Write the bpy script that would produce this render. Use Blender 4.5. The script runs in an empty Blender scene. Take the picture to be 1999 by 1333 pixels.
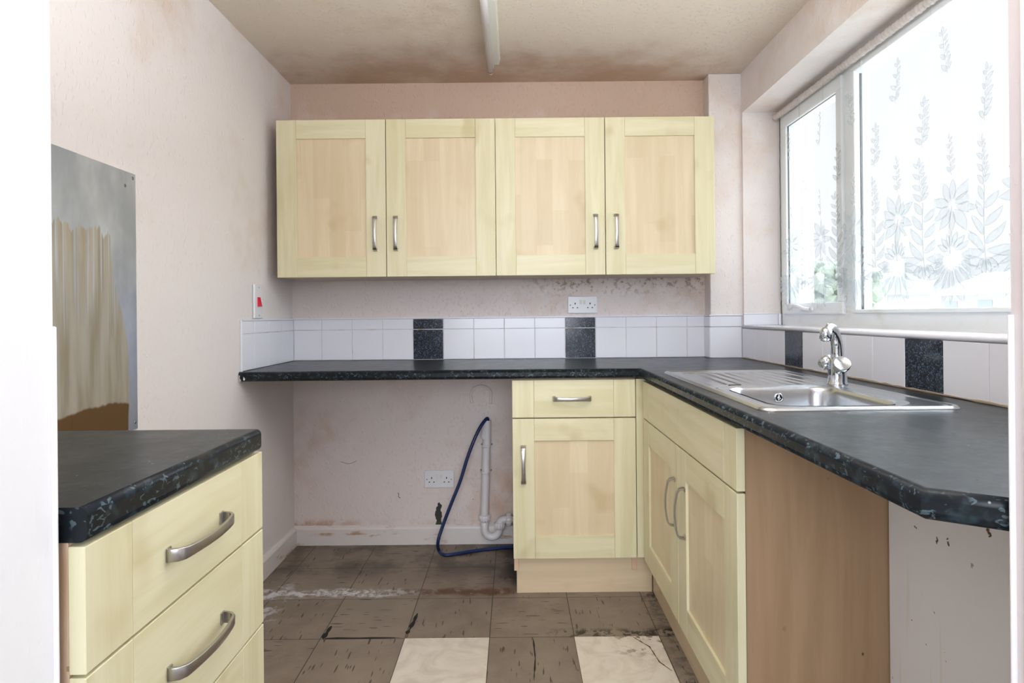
import bpy, bmesh, math, random
from math import sin, cos, pi, radians
from mathutils import Vector, Matrix, noise as mnoise
random.seed(4)
S = bpy.context.scene
C = S.collection

# ------------------------------------------------------------------ camera
EYE = 1.136
cd = bpy.data.cameras.new('camera'); cam = bpy.data.objects.new('camera', cd); C.objects.link(cam)
cd.sensor_width = 36.0; cd.sensor_fit = 'HORIZONTAL'; cd.lens = 1180 / 1999 * 36
cd.shift_x = -4.5 / 1999; cd.shift_y = -51.5 / 1999
cd.clip_start = 0.02
cam.matrix_world = Matrix.Translation((0, 0, EYE)) @ Matrix.Rotation(pi / 2, 4, 'X') @ Matrix.Rotation(-0.0095, 4, 'Z')
S.camera = cam

# ------------------------------------------------------------------ exposure, sky, daylight
S.view_settings.view_transform = 'Standard'; S.view_settings.look = 'None'
S.view_settings.gamma = 1; S.view_settings.use_curve_mapping = False
S.view_settings.exposure = 0.28
SKY_H, SKY_Z = 0.92, 4.4          # overcast sky: radiance at the horizon and at the zenith
w = bpy.data.worlds.new('sky'); S.world = w; w.use_nodes = True
nt = w.node_tree; bg = nt.nodes['Background']
tc = nt.nodes.new('ShaderNodeTexCoord'); sx = nt.nodes.new('ShaderNodeSeparateXYZ')
mr = nt.nodes.new('ShaderNodeMapRange'); mr.inputs['From Min'].default_value = 0.46; mr.inputs['From Max'].default_value = 0.9
mr.inputs['To Min'].default_value = SKY_H; mr.inputs['To Max'].default_value = SKY_Z
nt.links.new(tc.outputs['Generated'], sx.inputs[0]); nt.links.new(sx.outputs['Z'], mr.inputs['Value'])
nt.links.new(mr.outputs[0], bg.inputs['Strength']); bg.inputs['Color'].default_value = (0.93, 0.96, 1.0, 1)

def lamp(kind, name, loc, direction, energy, color, **kw):
    ld = bpy.data.lights.new(name, kind); ld.energy = energy; ld.color = color
    for k, v in kw.items(): setattr(ld, k, v)
    o = bpy.data.objects.new(name, ld); C.objects.link(o); o.location = loc
    o.rotation_euler = Vector(direction).to_track_quat('-Z', 'Y').to_euler(); return o
# bright cloud in front of the kitchen window
lamp('SUN', 'hazy_sun', (8, 2, 6), (-0.90, -0.14, -0.34), 5.6, (0.86, 0.93, 1.0), angle=radians(75))
# daylight portal of the window opening
po = lamp('AREA', 'window_portal', (1.40, 2.06, 1.57), (-1, 0, 0), 1.0, (1, 1, 1), shape='RECTANGLE', size=1.0, size_y=1.75)
po.data.cycles.is_portal = True
# added lamp shining through the doorway; a window behind the camera is only assumed
lamp('AREA', 'assumed_room_daylight', (-0.15, -2.3, 1.55), (0, 1, -0.03), 74.0, (0.82, 0.90, 1.0), shape='RECTANGLE', size=2.2, size_y=1.3)

# added upward fill lamp that brightens ceiling and upper walls; no real fixture
lamp('AREA', 'ceiling_fill', (0.25, 0.95, 1.70), (-0.10, -0.10, 1), 30.0, (0.90, 0.95, 1.0), shape='RECTANGLE', size=.7, size_y=.5)

# ------------------------------------------------------------------ material helpers
class NB:
    def __init__(s, name):
        s.m = bpy.data.materials.new(name); s.m.use_nodes = True; s.t = s.m.node_tree
        s.b = s.t.nodes['Principled BSDF']; s.out = s.t.nodes['Material Output']
        s.tc = None
    def n(s, kind, **kw):
        x = s.t.nodes.new(kind)
        for k, v in kw.items(): setattr(x, k, v)
        return x
    def set(s, sock, v):
        if hasattr(v, 'is_linked') or isinstance(v, bpy.types.NodeSocket): s.t.links.new(v, sock)
        else:
            if isinstance(v, tuple) and len(v) == 3 and sock.type == 'RGBA': v = v + (1,)
            sock.default_value = v
    def P(s, **kw):
        for k, v in kw.items():
            s.set(s.b.inputs[{'color': 'Base Color', 'rough': 'Roughness', 'metal': 'Metallic', 'spec': 'Specular IOR Level', 'coat': 'Coat Weight', 'normal': 'Normal', 'alpha': 'Alpha'}[k]], v)
    def co(s, scale=(1, 1, 1), which='Object'):
        if not s.tc: s.tc = s.n('ShaderNodeTexCoord')
        mp = s.n('ShaderNodeMapping'); s.set(mp.inputs['Vector'], s.tc.outputs[which]); mp.inputs['Scale'].default_value = scale
        return mp.outputs[0]
    def xyz(s, v=None):
        if v is None: v = s.co()
        x = s.n('ShaderNodeSeparateXYZ'); s.set(x.inputs[0], v); return x.outputs
    def vec(s, x, y, z=0.0):
        c = s.n('ShaderNodeCombineXYZ'); s.set(c.inputs[0], x); s.set(c.inputs[1], y); s.set(c.inputs[2], z); return c.outputs[0]
    def noise(s, v, scale=5, detail=3, rough=.5, dist=0.0):
        x = s.n('ShaderNodeTexNoise'); s.set(x.inputs['Vector'], v); x.inputs['Scale'].default_value = scale
        x.inputs['Detail'].default_value = detail; x.inputs['Roughness'].default_value = rough; x.inputs['Distortion'].default_value = dist
        return x.outputs['Fac']
    def vor(s, v, scale=5, out='Distance', feature='F1'):
        x = s.n('ShaderNodeTexVoronoi', feature=feature); s.set(x.inputs['Vector'], v); x.inputs['Scale'].default_value = scale
        return x.outputs[out]
    def math(s, op, a, b=0.0, c=0.0):
        x = s.n('ShaderNodeMath', operation=op); s.set(x.inputs[0], a); s.set(x.inputs[1], b); s.set(x.inputs[2], c); return x.outputs[0]
    def ramp(s, f, lo, hi, a=0.0, b=1.0):
        x = s.n('ShaderNodeMapRange'); x.interpolation_type = 'SMOOTHSTEP'; s.set(x.inputs['Value'], f)
        for k, v in (('From Min', lo), ('From Max', hi), ('To Min', a), ('To Max', b)): s.set(x.inputs[k], v)
        return x.outputs[0]
    def mix(s, f, a, b):
        x = s.n('ShaderNodeMix', data_type='RGBA'); s.set(x.inputs[0], f); s.set(x.inputs[6], a); s.set(x.inputs[7], b); return x.outputs[2]
    def bump(s, h, strength=.3, dist=.002):
        x = s.n('ShaderNodeBump'); s.set(x.inputs['Height'], h); x.inputs['Strength'].default_value = strength; x.inputs['Distance'].default_value = dist
        s.set(s.b.inputs['Normal'], x.outputs[0])

def plain(name, color, rough=.5, metal=0.0, spec=.5):
    b = NB(name); b.P(color=color, rough=rough, metal=metal, spec=spec); return b.m

def mk_wall(name, base, stain, lo=.5, hi=.75, top=0.0, chip=.45):
    b = NB(name); v = b.co()
    patch = b.noise(v, 1.6, 4, .6)
    fine = b.noise(v, 9, 3, .6)
    f = b.math('ADD', b.math('MULTIPLY', patch, .75), b.math('MULTIPLY', fine, .25))
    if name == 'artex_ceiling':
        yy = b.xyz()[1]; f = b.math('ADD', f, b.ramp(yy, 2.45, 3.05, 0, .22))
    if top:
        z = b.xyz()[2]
        f = b.math('ADD', f, b.ramp(z, 1.9, 2.3, 0, top))  # browner towards the ceiling: grease stain plus some shading painted into the colour
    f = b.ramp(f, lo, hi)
    col = b.mix(f, base, stain)
    if name == 'textured_wallpaper_back':      # rusty tide mark along the skirting, soot under the wall cabinets
        s_ = b.xyz()
        low = b.math('MULTIPLY', b.math('MULTIPLY', b.ramp(s_[2], .135, .10), b.ramp(s_[0], -.70, -.95, .25, 1)), b.ramp(b.noise(v, 14, 4, .65), .40, .58))
        col = b.mix(b.math('MULTIPLY', low, .7), col, (.46, .25, .12))
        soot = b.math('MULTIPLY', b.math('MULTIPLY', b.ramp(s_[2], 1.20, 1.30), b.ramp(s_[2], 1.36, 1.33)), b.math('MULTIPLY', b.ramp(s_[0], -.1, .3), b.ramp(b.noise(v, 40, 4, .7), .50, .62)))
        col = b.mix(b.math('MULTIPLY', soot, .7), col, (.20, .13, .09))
    sp = b.ramp(b.vor(v, 7), .022, .014)
    sp = b.math('MULTIPLY', sp, b.ramp(b.noise(v, 2.3, 1), .56, .60))
    col = b.mix(b.math('MULTIPLY', sp, .75), col, (.16, .10, .06))
    b.P(color=col, rough=.55, spec=.3)
    n1 = b.ramp(b.noise(b.co((1, 1, .6)), 85, 2, .5), .56, .72)
    n2 = b.noise(v, 30, 3, .6)
    b.bump(b.math('ADD', n1, b.math('MULTIPLY', n2, .5)), chip, .0025)
    return b.m
M = {}
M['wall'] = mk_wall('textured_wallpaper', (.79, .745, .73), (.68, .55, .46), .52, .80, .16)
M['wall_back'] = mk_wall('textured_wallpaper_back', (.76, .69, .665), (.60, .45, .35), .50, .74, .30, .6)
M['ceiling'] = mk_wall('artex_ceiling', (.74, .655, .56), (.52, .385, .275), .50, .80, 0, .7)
M['white_paint'] = mk_wall('white_paint', (.86, .85, .87), (.80, .77, .77), .6, .9, 0, .1)
M['pink_paint'] = mk_wall('pink_paint', (.74, .67, .67), (.66, .52, .47), .6, .8, 0, .15)
M['hall'] = plain('hall_paint', (.78, .75, .74), .7)

def mk_skirt():
    b = NB('chipped_gloss_paint'); v = b.co((1, 1, 4))
    f = b.ramp(b.noise(v, 6, 5, .65), .56, .70)
    b.P(color=b.mix(f, (.74, .70, .68), (.45, .28, .17)), rough=.35); return b.m
M['skirt'] = mk_skirt()

def mk_maple(name, sc, c1, c2, plank=False):
    b = NB(name)
    oi = b.n('ShaderNodeObjectInfo'); off = b.math('MULTIPLY', oi.outputs['Random'], 7.0)
    base = b.n('ShaderNodeVectorMath', operation='ADD'); b.set(base.inputs[0], b.co()); b.set(base.inputs[1], b.vec(off, off, off)); p = base.outputs[0]
    mp = b.n('ShaderNodeMapping'); b.set(mp.inputs['Vector'], p); mp.inputs['Scale'].default_value = sc
    g = b.noise(mp.outputs[0], 1.0, 5, .6, .6)
    knots = b.ramp(b.noise(p, 6, 2), .60, .78)
    f = b.ramp(g, .3, .72)
    col = b.mix(f, c1, c2)
    if plank:
        s = b.xyz(p); u = b.math('FLOOR', b.math('MULTIPLY', b.math('ADD', s[0], s[1]), 14.0))
        wn0 = b.n('ShaderNodeTexWhiteNoise', noise_dimensions='1D'); b.set(wn0.inputs['W'], u)
        zz = b.math('FLOOR', b.math('ADD', b.math('MULTIPLY', s[2], 2.6), b.math('MULTIPLY', wn0.outputs['Value'], 3.0)))
        wn = b.n('ShaderNodeTexWhiteNoise', noise_dimensions='2D'); b.set(wn.inputs['Vector'], b.vec(u, zz))
        col = b.mix(b.math('MULTIPLY', wn.outputs['Value'], .40), col, (c2[0] * .82, c2[1] * .78, c2[2] * .68))
    col = b.mix(b.math('MULTIPLY', knots, .5), col, (c2[0] * .74, c2[1] * .66, c2[2] * .5))
    b.P(color=col, rough=.38, spec=.45); b.bump(g, .04, .001); return b.m
FR1, FR2 = (.765, .715, .495), (.67, .615, .37)
PN1, PN2 = (.79, .68, .475), (.715, .59, .385)
M['maple_v'] = mk_maple('maple_upright_grain', (22, 22, 1.6), FR1, FR2)
M['maple_h'] = mk_maple('maple_level_grain', (1.6, 1.6, 22), FR1, FR2)
M['panel'] = mk_maple('maple_panel', (20, 20, 1.5), PN1, PN2, True)
M['carcass'] = mk_maple('maple_carcass', (18, 18, 1.5), (.72, .53, .38), (.64, .45, .31))
M['plinth'] = mk_maple('maple_plinth', (1.5, 1.5, 18), (.68, .55, .37), (.60, .475, .31))
def mk_side():
    b = NB('stained_side_panel'); v = b.co((16, 16, 1.3))
    g = b.ramp(b.noise(v, 1, 5, .6, .5), .3, .7); col = b.mix(g, (.46, .30, .175), (.37, .235, .13))
    sp = b.ramp(b.vor(b.co((1, 1, .7)), 16), .085, .06); sp = b.math('MULTIPLY', sp, b.ramp(b.noise(b.co(), 4, 1), .48, .54))
    b.P(color=b.mix(sp, col, (.07, .04, .02)), rough=.5); return b.m
M['side'] = mk_side()

def mk_worktop():
    b = NB('black_flecked_laminate'); v = b.co()
    fl = b.ramp(b.noise(b.co((1, .75, 1.3)), 100, 3, .5, .8), .575, .615)
    fl = b.math('MULTIPLY', fl, b.ramp(b.noise(v, 22, 2), .40, .52))
    blue = b.ramp(b.noise(v, 45, 3), .5, .7)
    col = b.mix(blue, (.006, .009, .012), (.022, .036, .045))
    geo = b.n('ShaderNodeNewGeometry'); nz_ = b.xyz(geo.outputs['Normal'])[2]
    col = b.mix(b.math('MULTIPLY', fl, b.ramp(nz_, .9, .99, .5, .15)), col, (.13, .19, .21))
    scuff = b.math('MULTIPLY', b.ramp(nz_, .9, .99), b.ramp(b.noise(v, 7, 5, .65), .35, .75, .25, .8))
    col = b.mix(b.math('MULTIPLY', scuff, .55), col, (.030, .035, .042))
    dots = b.math('MULTIPLY', b.ramp(b.vor(v, 34), .07, .04), b.ramp(b.noise(v, 5, 1), .56, .62))
    col = b.mix(b.math('MULTIPLY', dots, .6), col, (.45, .46, .46))
    r = b.math('ADD', .22, b.math('MULTIPLY', b.noise(v, 12, 4, .7), .18))
    b.P(color=col, rough=r, spec=.24); return b.m
M['worktop'] = mk_worktop()

def mk_granite():
    b = NB('speckled_granite_tile'); v = b.co()
    s1 = b.ramp(b.noise(v, 190, 3, .7), .52, .66); s2 = b.ramp(b.vor(v, 170), .30, .16)
    col = b.mix(s1, (.008, .012, .022), (.10, .15, .23)); col = b.mix(b.math('MULTIPLY', s2, .30), col, (.42, .50, .60))
    b.P(color=col, rough=.16); return b.m
M['granite'] = mk_granite()
def mk_tile():
    b = NB('white_glazed_tile'); v = b.co()
    b.P(color=b.mix(b.noise(v, 3, 3), (.78, .80, .88), (.82, .84, .91)), rough=.20, spec=.5)
    b.bump(b.noise(v, 14, 2), .04, .002); return b.m
M['tile'] = mk_tile()
def mk_grout():
    b = NB('grout'); v = b.co()
    b.P(color=b.mix(b.ramp(b.noise(v, 12, 4, .6), .5, .7), (.66, .66, .68), (.46, .34, .24)), rough=.8); return b.m
M['grout'] = mk_grout()
M['plastic'] = plain('white_plastic', (.80, .81, .84), .25)
M['plastic_cream'] = plain('cream_plastic', (.76, .75, .68), .3)
M['pipe'] = plain('white_waste_pipe', (.72, .70, .72), .3)
M['black'] = plain('black_void', (.008, .008, .008), .7)
M['red'] = plain('red_rocker', (.75, .01, .05), .3)
M['brass'] = plain('screw_metal', (.35, .33, .30), .35, 1)
def mk_upvc():
    b = NB('white_upvc'); v = b.co()
    g = b.math('MULTIPLY', b.ramp(b.noise(v, 5, 5, .65), .55, .75), .6)
    b.P(color=b.mix(g, (.80, .84, .86), (.60, .58, .48)), rough=.28); return b.m
M['upvc'] = mk_upvc()
M['gasket'] = plain('window_gasket', (.05, .055, .06), .6)
def mk_brushed(name, base, r, sc):
    b = NB(name); f = b.noise(b.co(sc), 1, 3, .6)
    b.P(color=b.mix(f, base, tuple(c * .78 for c in base)), metal=1.0, rough=b.math('ADD', r, b.math('MULTIPLY', f, .12))); return b.m
M['nickel'] = mk_brushed('brushed_nickel', (.50, .48, .46), .24, (60, 60, 60))
M['steel'] = mk_brushed('stainless_steel', (.58, .61, .64), .18, (8, 200, 8))
M['chrome'] = plain('chrome', (.60, .64, .68), .07, 1)
M['dull_steel'] = plain('dull_steel', (.22, .22, .22), .4, 1)

def mk_splash():
    b = NB('stained_steel_sheet'); x, y, z = b.xyz()
    # drip pattern: local y runs along the wall, local z is height above the floor
    n2 = b.noise(b.vec(b.math('MULTIPLY', y, 6.0), b.math('MULTIPLY', z, 3.0)), 1, 4, .6)
    n3 = b.noise(b.vec(b.math('MULTIPLY', y, 40.0), b.math('MULTIPLY', z, 2.0)), 1, 3, .6)
    edge = b.math('ADD', 1.372, b.math('MULTIPLY', b.math('SUBTRACT', n3, .5), .10))
    fill = b.ramp(b.math('SUBTRACT', edge, z), -.003, .004)
    # clean runs down through the grime, each with its own length
    run = b.ramp(b.noise(b.vec(b.math('MULTIPLY', y, 105.0), b.math('MULTIPLY', z, .9)), 1, 1, .5), .535, .575)
    ln = b.math('ADD', .93, b.math('MULTIPLY', b.noise(b.vec(b.math('MULTIPLY', y, 38.0), 3.7), 1, 1, .5), .42))
    run = b.math('MULTIPLY', run, b.ramp(b.math('SUBTRACT', z, ln), -.04, .10))
    drip = b.math('MULTIPLY', fill, b.math('SUBTRACT', 1.0, b.math('MULTIPLY', run, .85)))
    bound = b.math('ADD', 1.655, b.ramp(z, 1.36, 1.0, 0, .075))
    bound = b.math('ADD', bound, b.math('MULTIPLY', b.math('SUBTRACT', n2, .5), .035))
    side = b.ramp(b.math('SUBTRACT', bound, y), 0, .006)
    stain = b.math('MULTIPLY', drip, side)
    cl = b.mix(b.ramp(n2, .3, .7), (.38, .43, .52), (.60, .66, .76))
    cs = b.mix(b.ramp(b.noise(b.vec(b.math('MULTIPLY', y, 30.0), b.math('MULTIPLY', z, 3.0)), 1, 4), .35, .7), (.46, .43, .36), (.33, .29, .21))
    brown = b.math('MULTIPLY', b.ramp(b.math('ADD', z, b.math('MULTIPLY', n2, .06)), .930, .922), side)
    col = b.mix(stain, cl, cs); col = b.mix(brown, col, (.14, .075, .025))
    dr = b.math('MULTIPLY', b.ramp(b.noise(b.vec(b.math('MULTIPLY', y, 120.0), b.math('MULTIPLY', z, 6.0)), 1, 1), .74, .78), side)
    col = b.mix(b.math('MULTIPLY', dr, b.ramp(z, 1.2, 1.1)), col, (.08, .05, .03))
    b.P(color=col, metal=b.math('SUBTRACT', .75, b.math('MULTIPLY', stain, .35)), rough=b.math('ADD', .34, b.math('MULTIPLY', stain, .15))); return b.m
M['splash'] = mk_splash()

def mk_spotted():
    b = NB('spotted_white_board'); v = b.co(); x, y, z = b.xyz()
    dn = b.noise(v, 60, 2); dv = b.n('ShaderNodeVectorMath', operation='ADD'); b.set(dv.inputs[0], b.co((1, 1, .6))); b.set(dv.inputs[1], b.vec(b.math('MULTIPLY', dn, .02), b.math('MULTIPLY', dn, .03), b.math('MULTIPLY', dn, .025)))
    sp = b.math('MULTIPLY', b.ramp(b.vor(dv.outputs[0], 30), .15, .11), b.ramp(b.noise(v, 6, 2), .47, .54))
    streak = b.ramp(b.noise(b.vec(b.math('MULTIPLY', y, 45.0), b.math('MULTIPLY', z, 1.5)), 1, 2), .64, .70)
    col = b.mix(b.math('MULTIPLY', streak, .25), (.87, .87, .88), (.70, .62, .42))
    b.P(color=b.mix(sp, col, (.12, .055, .02)), rough=.4); return b.m
M['spotted'] = mk_spotted()

def mk_floor():
    b = NB('worn_vinyl_tiles'); x, y, z = b.xyz(); v = b.co()
    T = .299
    u = b.math('DIVIDE', b.math('ADD', x, .098 + T * 20), T); w_ = b.math('DIVIDE', b.math('ADD', y, -2.131 + T * 20), T)
    fu = b.math('FRACT', u); fw = b.math('FRACT', w_); iu = b.math('FLOOR', u); iw = b.math('FLOOR', w_)
    def edge(f): return b.math('MINIMUM', f, b.math('SUBTRACT', 1.0, f))
    e = b.math('MINIMUM', edge(fu), edge(fw)); seam = b.ramp(e, .0075, .003)
    par = b.math('MODULO', b.math('ADD', iu, iw), 2.0)
    wn = b.n('ShaderNodeTexWhiteNoise', noise_dimensions='2D'); b.set(wn.inputs['Vector'], b.vec(iu, iw)); tone = wn.outputs['Value']
    n = b.noise(v, 7, 5, .65); col = b.mix(b.ramp(n, .3, .7), (.200, .158, .120), (.275, .222, .172))
    col = b.mix(b.math('MULTIPLY', tone, .35), col, (.30, .25, .20))
    # pressed streaks, turned tile by tile
    def streaks(vv): return b.ramp(b.noise(vv, 1, 1), .665, .70)
    sa = streaks(b.vec(b.math('MULTIPLY', x, 90.0), b.math('MULTIPLY', y, 11.0))); sb = streaks(b.vec(b.math('MULTIPLY', x, 11.0), b.math('MULTIPLY', y, 90.0)))
    st = b.math('ADD', b.math('MULTIPLY', sa, par), b.math('MULTIPLY', sb, b.math('SUBTRACT', 1.0, par)))
    col = b.mix(b.math('MULTIPLY', st, .8), col, (.05, .035, .025))
    col = b.mix(b.math('MULTIPLY', seam, .8), col, (.035, .028, .022))
    # darker in patches towards the back, tide line of limescale and rust
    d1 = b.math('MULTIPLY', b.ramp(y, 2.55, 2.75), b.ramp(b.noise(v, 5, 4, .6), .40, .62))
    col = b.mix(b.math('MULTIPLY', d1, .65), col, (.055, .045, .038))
    wav = b.math('ADD', y, b.math('MULTIPLY', b.noise(v, 6, 4, .6), .14))
    band = b.math('MULTIPLY', b.ramp(wav, 2.50, 2.545), b.ramp(wav, 2.60, 2.57))
    rust = b.math('MULTIPLY', b.math('MULTIPLY', band, b.ramp(x, -.55, -.40)), b.math('MULTIPLY', b.ramp(x, .02, -.04), b.ramp(b.noise(v, 22, 4, .7), .36, .50)))
    col = b.mix(b.math('MULTIPLY', rust, .85), col, (.11, .045, .018))
    lime = b.math('MULTIPLY', b.math('MULTIPLY', band, b.ramp(x, -.30, -.62)), b.ramp(b.noise(v, 30, 5, .7), .42, .58))
    col = b.mix(b.math('MULTIPLY', lime, .9), col, (.66, .66, .68))
    lime2 = b.math('MULTIPLY', b.math('MULTIPLY', b.ramp(x, -.88, -1.0), b.ramp(y, 2.62, 2.5)), b.ramp(b.noise(v, 16, 5, .7), .52, .60))
    col = b.mix(b.math('MULTIPLY', lime2, .9), col, (.62, .62, .66))
    # mould beside the plinths and above the pale tile
    mo = b.math('MULTIPLY', b.ramp(b.noise(v, 24, 4, .7), .46, .56), b.math('ADD', b.math('MULTIPLY', b.ramp(x, .47, .56), b.ramp(y, 2.3, 2.45, .55, 1)), b.math('MULTIPLY', b.ramp(x, .05, .2), b.math('MULTIPLY', b.ramp(y, 2.12, 2.14), b.ramp(y, 2.20, 2.16)))))
    col = b.mix(b.math('MULTIPLY', mo, .9), col, (.025, .018, .012))
    corner = b.math('MULTIPLY', b.ramp(x, -.16, .0), b.math('MULTIPLY', b.ramp(y, 2.50, 2.6), b.ramp(n, .3, .5)))  # darkens beside the open side of the base cabinet
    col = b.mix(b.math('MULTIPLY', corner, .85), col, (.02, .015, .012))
    b.P(color=col, rough=b.math('ADD', .42, b.math('MULTIPLY', n, .25)), spec=.35)
    b.bump(b.math('ADD', b.math('MULTIPLY', seam, -1.0), b.math('MULTIPLY', st, -.4)), .4, .0015); return b.m
M['floor'] = mk_floor()
def mk_pale():
    b = NB('pale_marbled_vinyl'); v = b.co()
    col = b.mix(b.ramp(b.noise(v, 9, 5, .65, 1), .35, .7), (.76, .70, .60), (.62, .55, .45))
    x, y, z = b.xyz()
    r = b.math('MULTIPLY', b.ramp(b.noise(v, 18, 5, .7), .51, .60), b.math('MULTIPLY', b.ramp(x, .30, .40), b.ramp(y, 1.95, 2.1)))
    b.P(color=b.mix(r, col, (.13, .06, .02)), rough=.4); return b.m
M['pale'] = mk_pale()
M['hose'] = plain('blue_rubber', (.006, .022, .10), .35)
def mk_glass():
    b = NB('window_glass'); t = b.n('ShaderNodeBsdfTransparent'); g = b.n('ShaderNodeBsdfGlossy'); g.inputs['Roughness'].default_value = .02
    t.inputs[0].default_value = (.98, .985, .985, 1)
    fr = b.n('ShaderNodeFresnel'); fr.inputs[0].default_value = 1.45; mx = b.n('ShaderNodeMixShader')
    ge = b.n('ShaderNodeNewGeometry'); b.set(mx.inputs[0], b.math('MULTIPLY', b.math('MULTIPLY', fr.outputs[0], b.math('SUBTRACT', 1.0, ge.outputs['Backfacing'])), .6)); b.set(mx.inputs[1], t.outputs[0]); b.set(mx.inputs[2], g.outputs[0]); b.set(b.out.inputs[0], mx.outputs[0]); return b.m
M['glass'] = mk_glass()
def mk_net(name, dens, col, tl=.6):
    b = NB(name); t = b.n('ShaderNodeBsdfTransparent'); d = b.n('ShaderNodeBsdfDiffuse'); l = b.n('ShaderNodeBsdfTranslucent')
    d.inputs[0].default_value = col + (1,); l.inputs[0].default_value = col + (1,)
    m1 = b.n('ShaderNodeMixShader'); m1.inputs[0].default_value = tl; b.set(m1.inputs[1], d.outputs[0]); b.set(m1.inputs[2], l.outputs[0])
    m2 = b.n('ShaderNodeMixShader'); m2.inputs[0].default_value = dens
    b.set(m2.inputs[1], t.outputs[0]); b.set(m2.inputs[2], m1.outputs[0]); b.set(b.out.inputs[0], m2.outputs[0]); return b.m
M['net'] = mk_net('white_net', .12, (.70, .74, .77), .30)
M['lace'] = mk_net('white_lace', .36, (.56, .62, .65), .12)
M['lace_line'] = mk_net('lace_outline', .58, (.42, .50, .53), .10)
M['header'] = mk_net('gathered_net', .92, (.84, .78, .74), .35)

# ------------------------------------------------------------------ mesh helpers
def bx(bm, x0, x1, y0, y1, z0, z1, bev=0.0, seg=2, mi=0):
    tmp = bmesh.new()
    bmesh.ops.create_cube(tmp, size=1)
    for v in tmp.verts: v.co = Vector(((x0 + x1) / 2 + v.co.x * abs(x1 - x0), (y0 + y1) / 2 + v.co.y * abs(y1 - y0), (z0 + z1) / 2 + v.co.z * abs(z1 - z0)))
    if bev: bmesh.ops.bevel(tmp, geom=tmp.edges[:], offset=bev, segments=seg, affect='EDGES', profile=.5)
    merge(bm, tmp, mi)
def merge(bm, tmp, mi=0, smooth=None):
    off = {}
    for v in tmp.verts: off[v] = bm.verts.new(v.co)
    for f in tmp.faces:
        try: nf = bm.faces.new([off[v] for v in f.verts])
        except ValueError: continue
        nf.material_index = mi if mi else f.material_index; nf.smooth = f.smooth if smooth is None else smooth
    tmp.free()
def tube(bm, pts, r, n=12, cap=True, mi=0, taper=None):
    pts = [Vector(p) for p in pts]; rings = []; up = None
    for i, p in enumerate(pts):
        d = (pts[min(i + 1, len(pts) - 1)] - pts[max(i - 1, 0)]).normalized()
        if up is None: up = d.orthogonal().normalized()
        up = (up - d * up.dot(d)).normalized(); s = d.cross(up)
        rr = r if taper is None else taper[i]
        rings.append([bm.verts.new(p + (up * cos(2 * pi * k / n) + s * sin(2 * pi * k / n)) * rr) for k in range(n)])
    for a, b in zip(rings, rings[1:]):
        for k in range(n):
            f = bm.faces.new((a[k], a[(k + 1) % n], b[(k + 1) % n], b[k])); f.smooth = True; f.material_index = mi
    if cap:
        for f in (bm.faces.new(rings[0][::-1]), bm.faces.new(rings[-1])): f.material_index = mi
def lathe(bm, prof, origin, axis, n=24, mi=0):
    axis = Vector(axis).normalized(); a = axis.orthogonal().normalized(); b = axis.cross(a); o = Vector(origin); rings = []
    for (r, h) in prof:
        if r < 1e-5: rings.append([bm.verts.new(o + axis * h)])
        else: rings.append([bm.verts.new(o + axis * h + (a * cos(2 * pi * k / n) + b * sin(2 * pi * k / n)) * r) for k in range(n)])
    for p, q in zip(rings, rings[1:]):
        for k in range(n):
            k2 = (k + 1) % n
            if len(p) == 1 and len(q) == 1: continue
            if len(p) == 1: vs = (p[0], q[k2], q[k])
            elif len(q) == 1: vs = (p[k], p[k2], q[0])
            else: vs = (p[k], p[k2], q[k2], q[k])
            f = bm.faces.new(vs); f.smooth = True; f.material_index = mi
def spline(P, n=10):
    P = [Vector(p) for p in P]; Q = [P[0]] + P + [P[-1]]; out = []
    for i in range(1, len(Q) - 2):
        a, b, c, d = Q[i - 1:i + 3]
        for k in range(n):
            t = k / n
            out.append(.5 * ((2 * b) + (c - a) * t + (2 * a - 5 * b + 4 * c - d) * t * t + (3 * b - a - 3 * c + d) * t ** 3))
    return out + [P[-1]]
def prism(bm, outline, axis, a0, a1, bev=0.0, mi=0):
    """outline: 2-D points; axis: extrusion axis 'x','y','z'; the outline lies in the other two, in order."""
    def mk(p, a): return {'x': (a, p[0], p[1]), 'y': (p[0], a, p[1]), 'z': (p[0], p[1], a)}[axis]
    t = bmesh.new(); A = [t.verts.new(mk(p, a0)) for p in outline]; B = [t.verts.new(mk(p, a1)) for p in outline]
    t.faces.new(A); t.faces.new(B[::-1]); n = len(A)
    for i in range(n): t.faces.new((A[i], B[i], B[(i + 1) % n], A[(i + 1) % n]))
    bmesh.ops.recalc_face_normals(t, faces=t.faces[:])
    if bev: bmesh.ops.bevel(t, geom=t.edges[:], offset=bev, segments=2, affect='EDGES')
    merge(bm, t, mi)
def worldloc(o):
    v = Vector((0, 0, 0))
    while o: v += o.location; o = o.parent
    return v
def obj(name, bm, mats, parent=None, origin=None):
    if not isinstance(mats, (list, tuple)): mats = [mats]
    bmesh.ops.recalc_face_normals(bm, faces=bm.faces[:]) if name not in ('net',) else None
    org = Vector(origin) if origin else (worldloc(parent) if parent else Vector((0, 0, 0)))
    for v in bm.verts: v.co -= org
    me = bpy.data.meshes.new(name); bm.to_mesh(me); bm.free()
    for m in mats: me.materials.append(m)
    o = bpy.data.objects.new(name, me); C.objects.link(o)
    if parent: o.parent = parent; o.location = org - worldloc(parent)
    else: o.location = org
    return o
def thing(name, label, cat, loc=(0, 0, 0), group=None):
    o = bpy.data.objects.new(name, None); C.objects.link(o); o.location = loc; o.empty_display_size = .05
    o['label'] = label; o['category'] = cat
    if group: o['group'] = group
    return o
def tag(o, label, cat, group=None):
    o['label'] = label; o['category'] = cat
    if group: o['group'] = group
    return o
def struct(name, bm, mats, parent=None):
    o = obj(name, bm, mats, parent)
    if not parent: o['kind'] = 'structure'
    return o
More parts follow.
